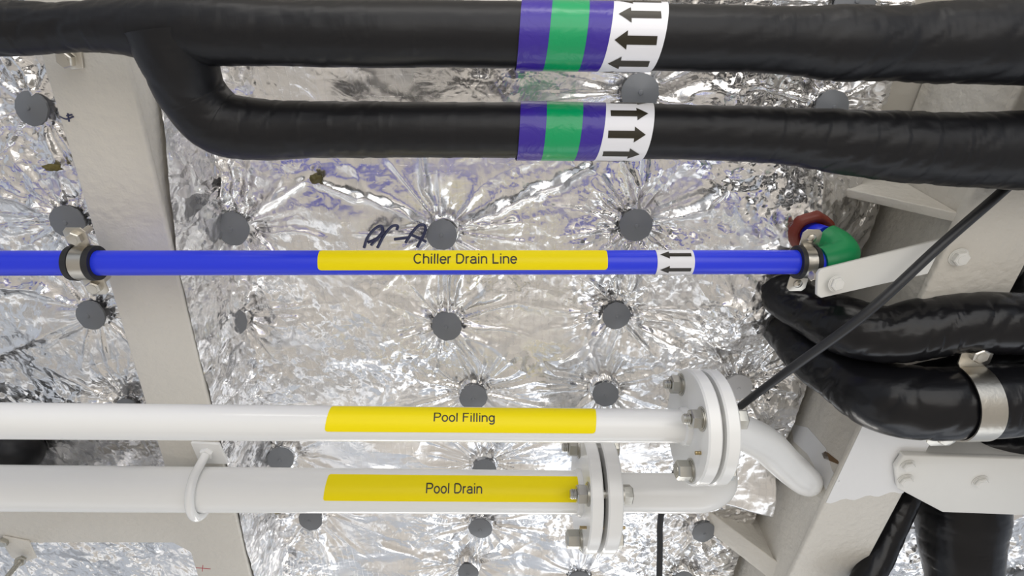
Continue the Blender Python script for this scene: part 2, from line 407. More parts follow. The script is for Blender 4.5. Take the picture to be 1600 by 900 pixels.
def grid_faces(nu, nv, keep=None):
    i, j = np.meshgrid(np.arange(nu - 1), np.arange(nv - 1), indexing='ij'); a = i * nv + j
    f = np.stack([a, a + nv, a + nv + 1, a + 1], -1).reshape(-1, 4)
    if keep is not None: f = f[keep[:-1, :-1].reshape(-1)]
    return f
def np_mesh(name, V, Fc, mat, parent, crk=None):
    c = V.mean(0); V = V - c; me = bpy.data.meshes.new(name)
    me.vertices.add(len(V)); me.vertices.foreach_set('co', V.astype(np.float32).ravel())
    me.loops.add(Fc.size); me.loops.foreach_set('vertex_index', Fc.astype(np.int32).ravel())
    me.polygons.add(len(Fc)); me.polygons.foreach_set('loop_start', np.arange(0, Fc.size, 4, dtype=np.int32))
    me.polygons.foreach_set('loop_total', np.full(len(Fc), 4, dtype=np.int32)); me.update(calc_edges=True)
    me.polygons.foreach_set('use_smooth', np.ones(len(Fc), dtype=bool)); me.materials.append(mat)
    at = me.attributes.new('crinkle', 'FLOAT', 'POINT'); at.data.foreach_set('value', (np.full(len(V), 1.0) if crk is None else np.minimum(crk, .85).ravel()).astype(np.float32))
    o = bpy.data.objects.new(name, me); COL.objects.link(o); ORG[o.name] = Vector(c)
    if parent: o.parent = parent; o.location = Vector(c) - ORG[parent.name]
    else: o.location = Vector(c)
    return o
# plan lines of the two big girders (the web sides facing the middle bay)
def line(pa, pb):
    return lambda y: pa.x + (pb.x - pa.x) * (y - pa.y) / (pb.y - pa.y)
LW = line(H(195, 90, H_LEFT), H(391, 900, H_LEFT))        # left girder: right edge
LL = line(H(62, 85, H_LEFT), H(308, 900, H_LEFT))         # left girder: left edge
RWl = line(H(1501, 340, H_RIGHT), H(1235, 900, H_RIGHT))  # right girder: left edge
RR = line(H(1598, 423, H_RIGHT), H(1343, 900, H_RIGHT))   # right girder: right edge
Y0, Y1 = H(0, -60, H_CEIL).y, H(0, 990, H_CEIL).y

def strength_mid(x, y):
    s = .12 + .75 * (smooth_noise(x * 5.5 + 3, y * 4.5, 77)) ** 2.5
    for p in PINW: s = s + .35 * np.exp(-((x - p.x) ** 2 + (y - p.y) ** 2) / .05 ** 2)
    lx = LW(y); rx = RWl(y)
    s += .9 * np.exp(-((x - lx) / .09) ** 2) + 1.0 * np.exp(-((x - rx + .08) / .20) ** 2)
    return s
def foil_panel(name, left, right, y0, y1, step, mat, parent, sfun, keepf=None, curl=0.0):
    nv = int((y1 - y0) / step); y = np.linspace(y0, y1, nv)
    wmax = max(right(y0) - left(y0), right(y1) - left(y1)); nu = int(wmax / step)
    u = np.linspace(0, 1, nu)[:, None]; yy = np.repeat(y[None, :], nu, 0)
    xx = left(y)[None, :] * (1 - u) + right(y)[None, :] * u
    stg = sfun(xx, yy); z = blanket_z(xx, yy, stg)
    keep = None if keepf is None else keepf(xx, yy)
    V = np.stack([xx, yy, z], -1).reshape(-1, 3)
    return np_mesh(name, V, grid_faces(nu, nv, keep), mat, parent, stg)
mid = thing('foil_blanket', (0, .4, CAM.z + H_CEIL), 'wide silver foil insulation blanket with scrim net between the two cream girders', 'insulation')
pA, pB = H(1383, 318, H_CEIL), H(1262, 590, H_CEIL)
cut_y = H(1300, 283, H_CEIL).y; cut_x = H(1385, 150, H_CEIL).x
def keep_mid(x, y):
    jag = .02 * (trinoise(x * 30, y * 30, 5) - .5)
    return ~((y < cut_y) & (x > cut_x + jag))
foil_panel('foil_sheet', lambda y: LW(y) + .002, lambda y: RWl(y) - .012, Y0, Y1, .0024, M['foil'], mid, strength_mid, keep_mid)
# foil dressed down the side of the left girder
nv, nu = 620, 60
y = np.linspace(Y0, Y1, nv); u = np.linspace(0, 1, nu)[:, None]; yy = np.repeat(y[None, :], nu, 0)
ysw = H(250, 215, H_LEFT).y
yA = H(215, 90, H_LEFT).y; yB = H(262, 395, H_LEFT).y
low = np.clip(.822 - (y - yA) / (yB - yA) * .060, .763, .83) + .006 * smooth_noise(y * 14, y * 0, 61)
hh = low[None, :] * (1 - u) + .905 * u
xx = LW(yy) + .001 + .020 * u + np.abs(crumple(yy * 1.0 + 5, hh * 1.4, 1.5, 9)) * (.25 + .3 * u)
np_mesh('foil_side_wrap', np.stack([xx, yy, CAM.z + hh], -1).reshape(-1, 3), grid_faces(nu, nv), M['foil'], mid)
leftb = thing('foil_blanket', (-1.1, .3, CAM.z + H_CEIL), 'silver foil insulation blanket to the left of the left cream girder', 'insulation')
foil_panel('foil_sheet', lambda y: y * 0 - 1.75, lambda y: LL(y) + .05, Y0, Y1, .0026, M['foil'], leftb, lambda x, y: .3 + .9 * smooth_noise(x * 5, y * 5, 79) ** 2)
rightb = thing('foil_blanket', (1.3, .9, CAM.z + H_CEIL), 'silver foil insulation blanket right of the right girder behind black pipes', 'insulation')
foil_panel('foil_sheet', lambda y: RWl(y) + .012, lambda y: y * 0 + 1.75, Y0, Y1, .003, M['foil'], rightb, lambda x, y: 1.3 + .5 * smooth_noise(x * 5, y * 5, 80))
# crumpled foil over the web of the cross arm
nv, nu = 260, 60; xv = np.linspace(-1.7, float(LL(arm_y)) - .02, nv); uu_ = np.linspace(0, 1, nu)[:, None]; xx = np.repeat(xv[None, :], nu, 0)
hh = .775 * (1 - uu_) + .905 * uu_ + 0 * xx; yy = arm_y - .036 - .02 * uu_ - np.abs(crumple(xx + 3, hh * 1.3, 1.6, 15)) * 1.2
np_mesh('foil_side_wrap', np.stack([xx, yy, CAM.z + hh], -1).reshape(-1, 3), grid_faces(nu, nv), M['foil'], leftb)
# pin caps: shallow cones with a nipple at the centre
for k, p in enumerate(PINW):
    px = PINS[k][0]
    par = leftb if px < 250 and p.x < LL(p.y) + .05 else (rightb if p.x > RWl(p.y) else mid)
    R_ = .0265 * (1.06 if k % 3 else .98)
    top = Vector((p.x, p.y, CAM.z + H_CEIL - (.022 if px in (369, 372) else .010)))
    tl = Vector((random.uniform(-.12, .12), -.22 + random.uniform(-.1, .1), -1)).normalized()
    f_ = tl.orthogonal().normalized(); d_ = tl.cross(f_)
    jag = [1 + random.uniform(-.03, .03) for _ in range(40)]
    prof = [(-.003, R_ * .97), (0, R_), (.0012, R_ * .99), (.004, R_ * .6), (.0062, R_ * .2), (.0064, R_ * .14), (.0082, R_ * .11), (.0086, R_ * .04)]
    V, Fc = lathe_parts(prof, top, tl, f_, d_, 40)
    m = len(prof)
    V = [(top + tl * (v - top).dot(tl) + ((v - top) - tl * (v - top).dot(tl)) * (jag[i // m] if i % m < 3 else 1)) for i, v in enumerate(V)]
    mesh_obj('pin_cap', V, Fc, M['cap_white'] if px == 1150 else M['cap'], par, True, sharp=50)

# ---------------------------------------------------------------- steel girders
def hz(h): return CAM.z + h
def plan(fx, y, h): return Vector((fx(y), y, hz(h)))
ya, yb = Y0 - .4, Y1 + .2
g1 = thing('steel_girder', plan(LL, .2, H_LEFT), 'cream painted steel girder running down the left side with a cross arm', 'girder')
arm0, arm1 = H(0, 790, H_LEFT).y, H(0, 849, H_LEFT).y
prism('flange_plate', [plan(LL, ya, H_LEFT), plan(LW, ya, H_LEFT), plan(LW, yb, H_LEFT), plan(LL, yb, H_LEFT), plan(LL, arm1 + .03, H_LEFT),
      Vector((LL(arm1) - .03, arm1, hz(H_LEFT))), Vector((-1.75, arm1, hz(H_LEFT))), Vector((-1.75, arm0, hz(H_LEFT))), Vector((LL(arm0) - .03, arm0, hz(H_LEFT))), plan(LL, arm0 - .03, H_LEFT)],
      (0, 0, .012), M['beam'], g1, bevel=.004)
prism('web_plate', [plan(lambda y: LW(y) - .003, ya, H_LEFT + .006), plan(lambda y: LW(y) - .003, yb, H_LEFT + .006), plan(lambda y: LW(y) - .003, yb, .93), plan(lambda y: LW(y) - .003, ya, .93)], (-.010, 0, 0), M['beam'], g1)
prism('cross_web', [Vector((-1.75, arm1 - .02, hz(H_LEFT + .010))), Vector((LL(arm1), arm1 - .02, hz(H_LEFT + .010))), Vector((LL(arm1), arm1 - .02, hz(.93))), Vector((-1.75, arm1 - .02, hz(.93)))], (0, -.01, 0), M['beam'], g1)
g2 = thing('steel_girder', plan(RWl, .6, H_RIGHT), 'cream painted steel girder slanting down the right side with white repaint patch', 'girder')
prism('flange_plate', [plan(RWl, ya, H_RIGHT), plan(RR, ya, H_RIGHT), plan(RR, yb, H_RIGHT), plan(RWl, yb, H_RIGHT)], (0, 0, .014), M['beam'], g2, bevel=.004)
wx = lambda y: RWl(y) + .006
prism('web_plate', [plan(wx, ya, H_RIGHT + .006), plan(wx, yb, H_RIGHT + .006), plan(wx, yb, .93), plan(wx, ya, .93)], (.012, 0, 0), M['beam'], g2)
# repaint patch: a thin second coat on the flange
yp0, yp1 = H(1350, 640, H_RIGHT).y, H(1300, 785, H_RIGHT).y
pp = [plan(lambda y: RWl(y) + .001, yp0, H_RIGHT - .0008)]
for k in range(17):
    t = k / 16; yq = yp1 + .004 * math.sin(k * 1.3) ; x = RWl(yq) + .001 + (RR(yq) - RWl(yq) - .002) * t
    pp.append(Vector((x, yq - .03 * t, hz(H_RIGHT - .0008))))
pp.append(plan(lambda y: RR(y) - .001, yp0, H_RIGHT - .0008))
o = prism('paint_patch', pp, (0, 0, .0006), M['beam_white'], g2); o['label'] = 'fresh white paint patch'
# triangular knees between the deckhead and the right girder
def knee(name, q_in, q_out, h_out, th, lip):
    """q_in on the deckhead, q_out on the girder's edge; th plate thickness, lip the width of its folded bottom edge"""
    a = Vector((q_in.x, q_in.y, hz(.915))); b = Vector((q_out.x, q_out.y, hz(h_out))); c = Vector((q_out.x, q_out.y, hz(.93)))
    dirv = Vector((b.x - a.x, b.y - a.y, 0)).normalized(); nrm = Vector((-dirv.y, dirv.x, 0))
    prism(name, [a, b, c, Vector((a.x, a.y, hz(.93)))], nrm * th, M['beam'], g2)
    e = (b - a).normalized(); up = e.cross(nrm).normalized()
    if up.z < 0: up = -up
    prism('knee_flange', [a - nrm * lip * .15, b - nrm * lip * .15, b + nrm * lip, a + nrm * lip], -up * .006, M['beam'], g2, bevel=.002)
knee('knee_plate', H(1262, 281, .915), H(1500, 334, H_RIGHT + .01), H_RIGHT + .012, .008, .012)
knee('knee_plate', H(1108, 800, .915), H(1262, 925, H_RIGHT), H_RIGHT + .02, .010, .045)

# ---------------------------------------------------------------- black insulated pipes
def wrapmod(pitch, lump, crease, seed, lo=None):
    off = Vector((seed * 3.1, seed * 1.7, 0))
    def f(s, th, c):
        x = (s + .004 * math.sin(th)) / pitch; saw = x - math.floor(x)
        k = 1.0 if lo is None else lo(c)
        v = noise.noise(c * 14 + off) * lump * k + (saw ** 3 * .0009 - .0003) * (.3 + .9 * noise.noise(Vector((s * 6, seed, 0))) ** 2 * 4)
        cr = abs(noise.noise(Vector((s * 34 + 1.6 * math.sin(th), math.cos(th) * 1.3, math.sin(th) * 1.3)) + off))
        v += (min(cr, .22) - .1) * crease * k
        return v
    return f
calm = lambda c: .15 if -.15 < c.x < .2 else (.55 if -.45 < c.x < .35 else 1.0)
top = thing('insulated_pipe', W(800, 55, .63), 'thick black wrapped pipe across the top forking into two runs with arrow tapes', 'pipe')
Zt = lambda x: .625 + .012 * (x / 1600)
tp0, tp1 = W(700, 54, Zt(700)), W(1150, 61.5, Zt(1150))
pts = [W(-620, 46, .63), W(-90, 46, .63), W(60, 44, .63), W(170, 42, .625), W(255, 46, .627), W(360, 49, .625), W(480, 53, .625), W(600, 54, .625), tp0, W(925, 57.7, Zt(925)), tp1, W(1250, 65, .64), W(1340, 69, .64), W(1440, 68, .645), W(1540, 66, .64), W(1700, 62, .64), W(2150, 60, .64)]
px2r = lambda px, Z: px * Z / F * .97
rr = [px2r(v, .63) for v in (40, 40, 39, 41, 53, 51, 50, 50, 50, 50, 50, 54, 58, 60, 63, 68, 68)]
tube('wrapped_pipe', pts, rr, M['wrap'], top, 56, 520, wrapmod(.033, .0035, .006, 1, calm))
bp = [W(268, 50, .632), W(284, 105, .645), W(303, 150, .665), W(345, 192, .684), W(410, 203, .69), W(480, 203, .69), W(600, 203, .69), W(700, 203.5, .69), W(925, 204.5, .695), W(1150, 209, .70), W(1260, 216, .70), W(1350, 225, .70), W(1450, 232, .70), W(1540, 235, .70), W(1700, 236, .70), W(2150, 238, .70)]
br = [px2r(v, .69) for v in (64, 54, 49, 50, 49, 45, 43.5, 43.5, 43.5, 43.5, 46, 51, 56, 59, 62, 62)]
low = top
tube('wrapped_pipe', bp, br, M['wrap'], low, 56, 560, wrapmod(.035, .0035, .006, 2, calm))
def arrows2d(L, wsh, whd, hl, cx, cy, sgn):
    pts = [(cx - L / 2, cy), (cx - L / 2 + hl, cy - whd / 2), (cx - L / 2 + hl, cy - wsh / 2), (cx + L / 2, cy - wsh / 2), (cx + L / 2, cy + wsh / 2), (cx - L / 2 + hl, cy + wsh / 2), (cx - L / 2 + hl, cy + whd / 2)]
    if sgn > 0: pts = [(2 * cx - x, y) for x, y in pts][::-1]
    return pts
def bands(par, p0, p1, r, pxs, Z, sgn, skews):
    a, f, d = frame(p0, p1)
    # the centre line's x at picture column px
    def sx(px):
        q = W(800 + (px - 800) * (Z - r) / Z, 50, Z); return (q - p0).dot(a)
    names = [('marking_tape', 'tape_blue'), ('marking_tape', 'tape_green'), ('marking_tape', 'tape_blue'), ('arrow_tape', 'tape_white')]
    arc = math.pi * r
    for k, (nm, mt) in enumerate(names):
        x0, x1 = sx(pxs[k]), sx(pxs[k + 1]); s0, s1 = skews[k], skews[k + 1]
        rr_ = r + .0006 + .0002 * (3 - k)
        n = 24; P = []
        ys = [-arc + 2 * arc * i / n for i in range(n + 1)]
        P = [(x1 - s1 * yv / r, yv) for yv in ys] + [(x0 - s0 * yv / r, yv) for yv in ys[::-1]]
        bm = bmesh.new()
        vr = [bm.verts.new((x1 - s1 * yv / r, yv, 0)) for yv in ys]; vl = [bm.verts.new((x0 - s0 * yv / r, yv, 0)) for yv in ys]
        for i in range(n): bm.faces.new((vl[i], vr[i], vr[i + 1], vl[i + 1]))
        o = wrap2d(nm, bm, p0, a, f, d, rr_, M[mt], par, .12)
        o['label'] = {'tape_blue': 'violet blue tape band', 'tape_green': 'green tape band', 'tape_white': 'white band with black arrows'}[mt]
        if mt == 'tape_white':
            L = (x1 - x0) * .77; mid_ = (x0 + x1) / 2
            for q in range(-3, 4):
                cy = q * (r * .76) + r * .07
                bm = poly2d(arrows2d(L, r * .25, r * .54, L * .30, mid_ - (s0 + s1) / 2 * cy / r - .001, cy, sgn))
                wrap2d('arrow', bm, p0, a, f, d, rr_ + .0004, M['ink_brown'], o, .12)
bands(top, tp0, tp1, px2r(50, .63) + .0012, (811, 858, 917, 953, 1040), Zt(925), -1, (.002, .003, .003, .0045, .0045))
lp0, lp1 = W(700, 203.5, .69), W(1150, 209, .70)
bands(low, lp0, lp1, px2r(43.5, .69) + .0012, (811, 852, 908, 943, 1020), .695, 1, (.0015, .002, .003, .004, .004))

# right-hand black pipes
gl = wrapmod(.15, .006, .007, 4)
A = thing('insulated_pipe', W(1450, 510, .86), 'fat glossy black wrapped pipe running to the right edge under the loose cable', 'pipe')
tube('wrapped_pipe', [W(1190, 430, 1.02), W(1235, 468, .97), W(1300, 502, .92), W(1380, 522, .885), W(1450, 512, .87), W(1520, 505, .86), W(1640, 506, .85), W(2050, 506, .85)],
     [.032, .036, .043, .046, .047, .0475, .046, .046], M['wrap_gloss'], A, 56, 300, gl)
B = thing('insulated_pipe', W(1400, 620, .89), 'black wrapped pipe with glossy elbow held by the wide steel clamp', 'pipe')
Bp = [W(1185, 450, 1.10), W(1218, 498, 1.05), W(1262, 545, 1.0), W(1318, 585, .96), W(1375, 618, .915), W(1450, 630, .885), W(1545, 626, .875), W(1640, 622, .87), W(2050, 616, .87)]
tube('wrapped_pipe', Bp, [.036, .040, .044, .049, .053, .055, .0545, .0545, .0545], M['wrap_gloss'], B, 56, 320, wrapmod(.16, .005, .007, 6))
Cc = thing('insulated_pipe', W(1540, 700, 1.02), 'dark thin wrapped pipe between the steel clamp and the white angle bar', 'pipe')
tube('wrapped_pipe', [W(1440, 712, 1.16), W(1490, 700, 1.10), W(1560, 698, 1.06), W(1700, 700, 1.05)], [.028, .032, .036, .038], M['wrap_gloss'], Cc, 40, 120, wrapmod(.06, .003, .006, 7))
D1 = thing('insulated_pipe', W(1400, 830, 1.15), 'slim black wrapped pipe dropping beside the edge of the right girder', 'pipe')
tube('wrapped_pipe', [W(1440, 740, 1.20), W(1415, 780, 1.19), W(1385, 845, 1.18), W(1345, 925, 1.16), W(1320, 975, 1.15)], [.026, .026, .027, .028, .028], M['wrap_gloss'], D1, 40, 120, wrapmod(.05, .003, .006, 8))
D2 = thing('insulated_pipe', W(1500, 830, 1.15), 'broad black wrapped pipe below the white angle bar at bottom right', 'pipe')
tube('wrapped_pipe', [W(1500, 735, 1.25), W(1500, 800, 1.25), W(1500, 850, 1.25), W(1504, 900, 1.25), W(1508, 970, 1.24)], [.084, .086, .078, .070, .070], M['wrap_gloss'], D2, 48, 140, wrapmod(.20, .006, .005, 9))
E1 = thing('insulated_pipe', W(10, 700, 1.2), 'black stub added for the dark hole between the two white pipes at far left', 'pipe')  # stub added so the hole here reads black
tube('wrapped_pipe', [W(-400, 700, 1.16), W(-10, 706, 1.18), W(24, 708, 1.22)], [.050, .048, .042], M['wrap'], E1, 32, 40, wrapmod(.05, .002, .004, 10))

# ---------------------------------------------------------------- blue chiller drain pipe
bl = thing('drain_pipe', W(600, 410, .80), 'bright blue plastic pipe with yellow Chiller Drain Line sticker', 'pipe')
bp0, bp1 = W(-90, 411.3, .788), W(1288, 409.5, .832)
bp0 = bp0 + (bp0 - bp1) * .4; RB = .0174
a, f, d = frame(W(300, 411, .80), W(1000, 410, .822))
tube('pipe', [bp0, bp0.lerp(bp1, .5), bp1], [RB] * 3, M['bluepipe'], bl, 48, 12)
def on(p0, p1, px):                     # foot point of picture column px on the line p0-p1
    lo, hi = 0.0, 1.0
    for _ in range(40):
        m = (lo + hi) / 2; q = p0.lerp(p1, m) - CAM; x = 800 + F * q.dot(RIGHT) / q.dot(FWD)
        if x < px: lo = m
        else: hi = m
    return p0.lerp(p1, lo)
def sticker(par, p0, p1, r, pxa, pxb, tha, thb, txt, pxt0, pxt1, tht, caph, skew):
    a_, f_, d_ = frame(on(p0, p1, 400), on(p0, p1, 1000))
    c = on(p0, p1, (pxa + pxb) / 2); x0 = (on(p0, p1, pxa) - c).dot(a_); x1 = (on(p0, p1, pxb) - c).dot(a_)
    # the part of the pipe's front seen at a column is what the camera faces: columns are measured on the front line
    k = (r / (c - CAM).length)
    bm = poly2d(rrect(x0, x1, r * math.radians(tha), r * math.radians(thb), .0045, skew))
    s = wrap2d('sticker', bm, c, a_, f_, d_, r + .0005, M['yellow'], par, .10); s['label'] = 'yellow sticker reading ' + txt
    t0 = (on(p0, p1, pxt0) - c).dot(a_); t1 = (on(p0, p1, pxt1) - c).dot(a_)
    tb = text_bm(txt, t1 - t0, caph)
    for v in tb.verts: v.co.x += (t0 + t1) / 2; v.co.y += r * math.radians(tht)
    wrap2d('lettering', tb, c, a_, f_, d_, r + .0008, M['ink_brown'], s, .16)
sticker(bl, bp0, bp1, RB, 502, 946, -76, 37, 'Chiller Drain Line', 648, 806, -20, .0150, 0)
c = on(bp0, bp1, 1050); x0 = (on(bp0, bp1, 1022) - c).dot(a); x1 = (on(bp0, bp1, 1079) - c).dot(a)
bm = bmesh.new(); n = 24; ys = [-math.pi * RB + 2 * math.pi * RB * i / n for i in range(n + 1)]
vr = [bm.verts.new((x1, q, 0)) for q in ys]; vl = [bm.verts.new((x0, q, 0)) for q in ys]
for i in range(n): bm.faces.new((vl[i], vr[i], vr[i + 1], vl[i + 1]))
at = wrap2d('arrow_tape', bm, c, a, f, d, RB + .0006, M['tape_white'], bl, .12); at['label'] = 'white band with two black left arrows'
for th in (-38, 38, 114, -114):
    cy = RB * math.radians(th); L = (x1 - x0) * .84
    wrap2d('arrow', poly2d(arrows2d(L, RB * .34, RB * .74, L * .30, .0005, cy, -1)), c, a, f, d, RB + .001, M['ink'], at, .12)

def band_clamp(label, c, a, y_dir, r, wd, rub, lug_w, lug_l, bolt_r, phil, group=None, shank=.03, th=.0022):
    """half-round steel saddle with two bolted ears, optional rubber liner"""
    t = thing('pipe_clamp', c, label, 'clamp', group)
    yd = (y_dir - a * y_dir.dot(a)).normalized(); dn = a.cross(yd).normalized()
    if dn.dot(CAM - c) < 0: dn = -dn
    R2 = r + (rub if rub else .0005)
    if rub:
        V = []; Fc = []; prof = [(-wd * 1.0, r + .0002), (-wd * 1.0, R2 + th * 1.2), (-wd * .56, R2 + th * 1.5), (-wd * .50, R2), (wd * .50, R2), (wd * .56, R2 + th * 1.5), (wd * 1.0, R2 + th * 1.2), (wd * 1.0, r + .0002)]
        V, Fc = [], []
        S = 48; m = len(prof)
        for j in range(S):
            an = 2 * math.pi * j / S
            for x, q in prof: V.append(c + a * x + (dn * math.cos(an) + yd * math.sin(an)) * q)
        for j in range(S):
            for i in range(m): Fc.append((j * m + i, ((j + 1) % S) * m + i, ((j + 1) % S) * m + (i + 1) % m, j * m + (i + 1) % m))
        mesh_obj('rubber_liner', V, Fc, M['rubber'], t, True, sharp=40)
    # saddle: strap cross-section swept over the front half, ears added
    lev = -.25 * r                     # how far the ears lie behind the axis
    V = []; Fc = []; S = 32; path = []
    half = math.pi / 2 + .22
    for j in range(S + 1):
        an = -half + 2 * half * j / S; path.append((dn * math.cos(an) + yd * math.sin(an)) * (R2 + th))
    rows = []
    for q in path: rows.append((q, q.normalized()))
    for q, nn in rows:
        for x, o_ in ((-wd * .5, 0), (wd * .5, 0), (wd * .5, -th), (-wd * .5, -th)): V.append(c + a * x + q + nn * o_)
    for j in range(S):
        for i in range(4): Fc.append((j * 4 + i, j * 4 + (i + 1) % 4, (j + 1) * 4 + (i + 1) % 4, (j + 1) * 4 + i))
    Fc += [(0, 1, 2, 3), tuple(S * 4 + i for i in range(4))]
    mesh_obj('strap', V, Fc, M['steel'], t, True, sharp=40)
    for sg in (-1, 1):
        e0 = c + yd * sg * (R2 + th * .2) + dn * lev; e1 = e0 + yd * sg * lug_l
        cr = lug_w * .18; poly = [e0 - a * wd * .5, e0 - a * lug_w * .5 + yd * sg * lug_l * .15, e1 - a * lug_w * .5 - yd * sg * cr, e1 - a * (lug_w * .5 - cr), e1 + a * (lug_w * .5 - cr), e1 + a * lug_w * .5 - yd * sg * cr, e0 + a * lug_w * .5 + yd * sg * lug_l * .15, e0 + a * wd * .5]
        ear = prism('ear', poly, dn * th, M['steel'], t, bevel=.0004)
        bc = (e0 + e1) / 2 + dn * th + yd * sg * lug_l * .04
        if phil:
            vv, dd = yd, dn
            pr = [(-.006, bolt_r * .5), (0, bolt_r), (bolt_r * .3, bolt_r * .95), (bolt_r * .55, bolt_r * .6), (bolt_r * .6, bolt_r * .25), (bolt_r * .3, bolt_r * .15)]
            lathe('screw', pr, bc, dn, yd, a, M['steel'], t, 24)
        else: hexbolt('bolt', bc, dn, bolt_r, bolt_r * .75, M['steel'], t, washer=False, rot=.3, shank=shank)
    return t
band_clamp('rubber lined steel clamp with hex bolts on the left end of the blue pipe', on(bp0, bp1, 133), a, Vector((-.085, 1, 0)), RB, .018, .0040, .030, .030, .0102, False)
band_clamp('rubber lined steel clamp with cross head screws beside the green elbow', on(bp0, bp1, 1258), a, Vector((-.14, 1, 0)), RB, .014, .0040, .028, .028, .0066, True)
ba, bf, bd = frame(W(1500, 627, .877), W(1600, 624, .872))
band_clamp('wide steel strap clamp around the black pipe at the right edge', W(1508, 628, .876), ba, Vector((-.12, 1, 0)), .0560, .036, 0, .046, .046, .0125, False)

# green elbow, blue riser and red seal
ge = thing('pipe_elbow', bp1, 'green plastic elbow at the right end of the blue pipe', 'elbow')
q0 = on(bp0, bp1, 1284)
gp = [q0 - a * .004, q0 + a * .014 + Vector((0, -.002, .002)), q0 + a * .032 + Vector((0, -.007, .010)), q0 + a * .036 + Vector((-.003, -.012, .030)), q0 + a * .030 + Vector((-.006, -.016, .048))]
tube('elbow_body', gp, [.0215, .0235, .0240, .0235, .0220], M['green'], ge, 40, 40)
rc = H(1268, 364, .822)
tube('riser', [gp[-1], gp[-1].lerp(rc, .5), rc + (rc - gp[-1]) * .5], [RB] * 3, M['bluepipe'], ge, 32, 6)
V = lathe_parts([(0, .018), (-.010, .026), (-.004, .032), (.010, .034), (.02, .030)], rc, Vector((0, 0, 1)), RIGHT, Vector((0, 1, 0)), 40)
red = tag(mesh_obj('seal_collar', [v + (v - rc).normalized() * .004 * noise.noise(v * 60) for v in V[0]], V[1], M['red'], None, True), 'dark red sealant collar where the blue riser enters the foil', 'sealant')

# ---------------------------------------------------------------- white pipes with flange joints
def flange_joint(par, p0, a_, f_, d_, r_out, r_bolt, r_pipe, t1, gap, t2, br_, ang0, studs):
    bev = .0025
    def disc(x0, x1, inner):
        lathe('flange', [(x0, r_pipe * .9), (x0, r_out - bev), (x0 + bev, r_out), (x1 - bev, r_out), (x1, r_out - bev), (x1, r_pipe * .9)], p0, a_, f_, d_, M['pipe_white'], par, 96)
    disc(0, t1, 0); disc(t1 + gap, t1 + gap + t2, 0)
    lathe('gasket', [(t1, .01), (t1, r_out * .74), (t1 + gap, r_out * .74), (t1 + gap, .01)], p0, a_, f_, d_, M['void'], par, 64)
    lathe('weld_bead', [(-.010, r_pipe * .98), (-.007, r_pipe + .003), (-.001, r_pipe + .0045), (0.001, r_pipe + .0045)], p0, a_, f_, d_, M['pipe_white'], par, 64)
    E = t1 + gap + t2
    lathe('weld_bead', [(E - .001, r_pipe + .0045), (E + .001, r_pipe + .0045), (E + .007, r_pipe + .003), (E + .010, r_pipe * .98)], p0, a_, f_, d_, M['pipe_white'], par, 64)
    for k in range(4):
        an = ang0 + k * math.pi / 2; c_ = p0 + (f_ * math.cos(an) + d_ * math.sin(an)) * r_bolt
        nut = k != 1
        hexbolt('bolt', c_, -a_, br_, br_ * (1.0 if nut else 1.35), M['zinc'], par, stud=(br_ * .55 if nut else 0), rot=.4 * k, shank=E)
        hexbolt('nut', c_ + a_ * E, a_, br_, br_ * .95, M['zinc'], par, stud=0, rot=.3 * k + .2)
    an = ang0 + math.pi / 4
    c_ = p0 + (f_ * math.cos(an) + d_ * math.sin(an)) * r_bolt * .98
    lathe('jack_screw', [(-studs, .0026)] + [(-studs + .0012 * i, .0030 if i % 2 else .0024) for i in range(1, 40) if -studs + .0012 * i < E + studs] + [(E + studs, .0026)], c_, a_, f_, d_, M['brass'], par, 14)
# upper: pool filling
uf = thing('water_pipe', W(600, 660, .84), 'upper white pipe with yellow Pool Filling sticker and bolted flange joint', 'pipe')
u0, u1 = W(-100, 656.5, .795), W(1085, 666, .868)
u0 = u0 + (u0 - u1) * .45; RU = .0252
ua, uff, ud = frame(on(u0, u1, 400), on(u0, u1, 1050))
uc = on(u0, u1, 1072)
tube('pipe', [u0, u0.lerp(u1, .5), uc + ua * .02], [RU] * 3, M['pipe_white'], uf, 56, 14)
sticker(uf, u0, u1, RU, 519, 929, -72, 27, 'Pool Filling', 678, 771, -24, .0135, .10)
flange_joint(uf, uc, ua, uff, ud, .0855, .0635, RU, .020, .006, .020, .0145, math.radians(-9), .008)
ue = uc + ua * .046
_q = ue - CAM
tube('elbow', [ue - ua * .002, ue + ua * .018, W(1192, 692, .955), W(1226, 723, 1.02), W(1252, 746, 1.07), W(1262, 752, 1.13), W(1262, 748, 1.20)],
     [RU, RU * 1.02, .0300, .0300, .0290, .0280, .027], M['pipe_white'], uf, 48, 90)
# lower: pool drain
df = thing('water_pipe', W(600, 765, 1.04), 'lower white pipe with yellow Pool Drain sticker and flange joint', 'pipe')
l0, l1 = W(-110, 761.5, .995), W(1120, 771, 1.085)
l0 = l0 + (l0 - l1) * .45; RL = .0388
la, lf, ld = frame(on(l0, l1, 300), on(l0, l1, 900))
lc = on(l0, l1, 906)
l2 = on(l0, l1, 1070)
zu = Vector((0, 0, 1)); back = Vector((0, -.0, 0))
tube('pipe', [l0, l0.lerp(lc, .5), lc + la * .02], [RL] * 3, M['pipe_white'], df, 56, 14)
bl_ = lc + la * .05
tube('elbow', [bl_, bl_.lerp(l2, .5), l2, l2 + la * .035 + zu * .003, l2 + la * .068 + zu * .022, l2 + la * .080 + zu * .058, l2 + la * .080 + zu * .10, l2 + la * .080 + zu * .2],
     [RL * .93] * 8, M['pipe_white'], df, 56, 90)
sticker(df, l0, l1, RL, 517, 902, -45, 26, 'Pool Drain', 667, 752, -8, .0175, .08)
flange_joint(df, lc, la, lf, ld, .1045, .0800, RL, .022, .008, .026, .0170, math.radians(2), .012)
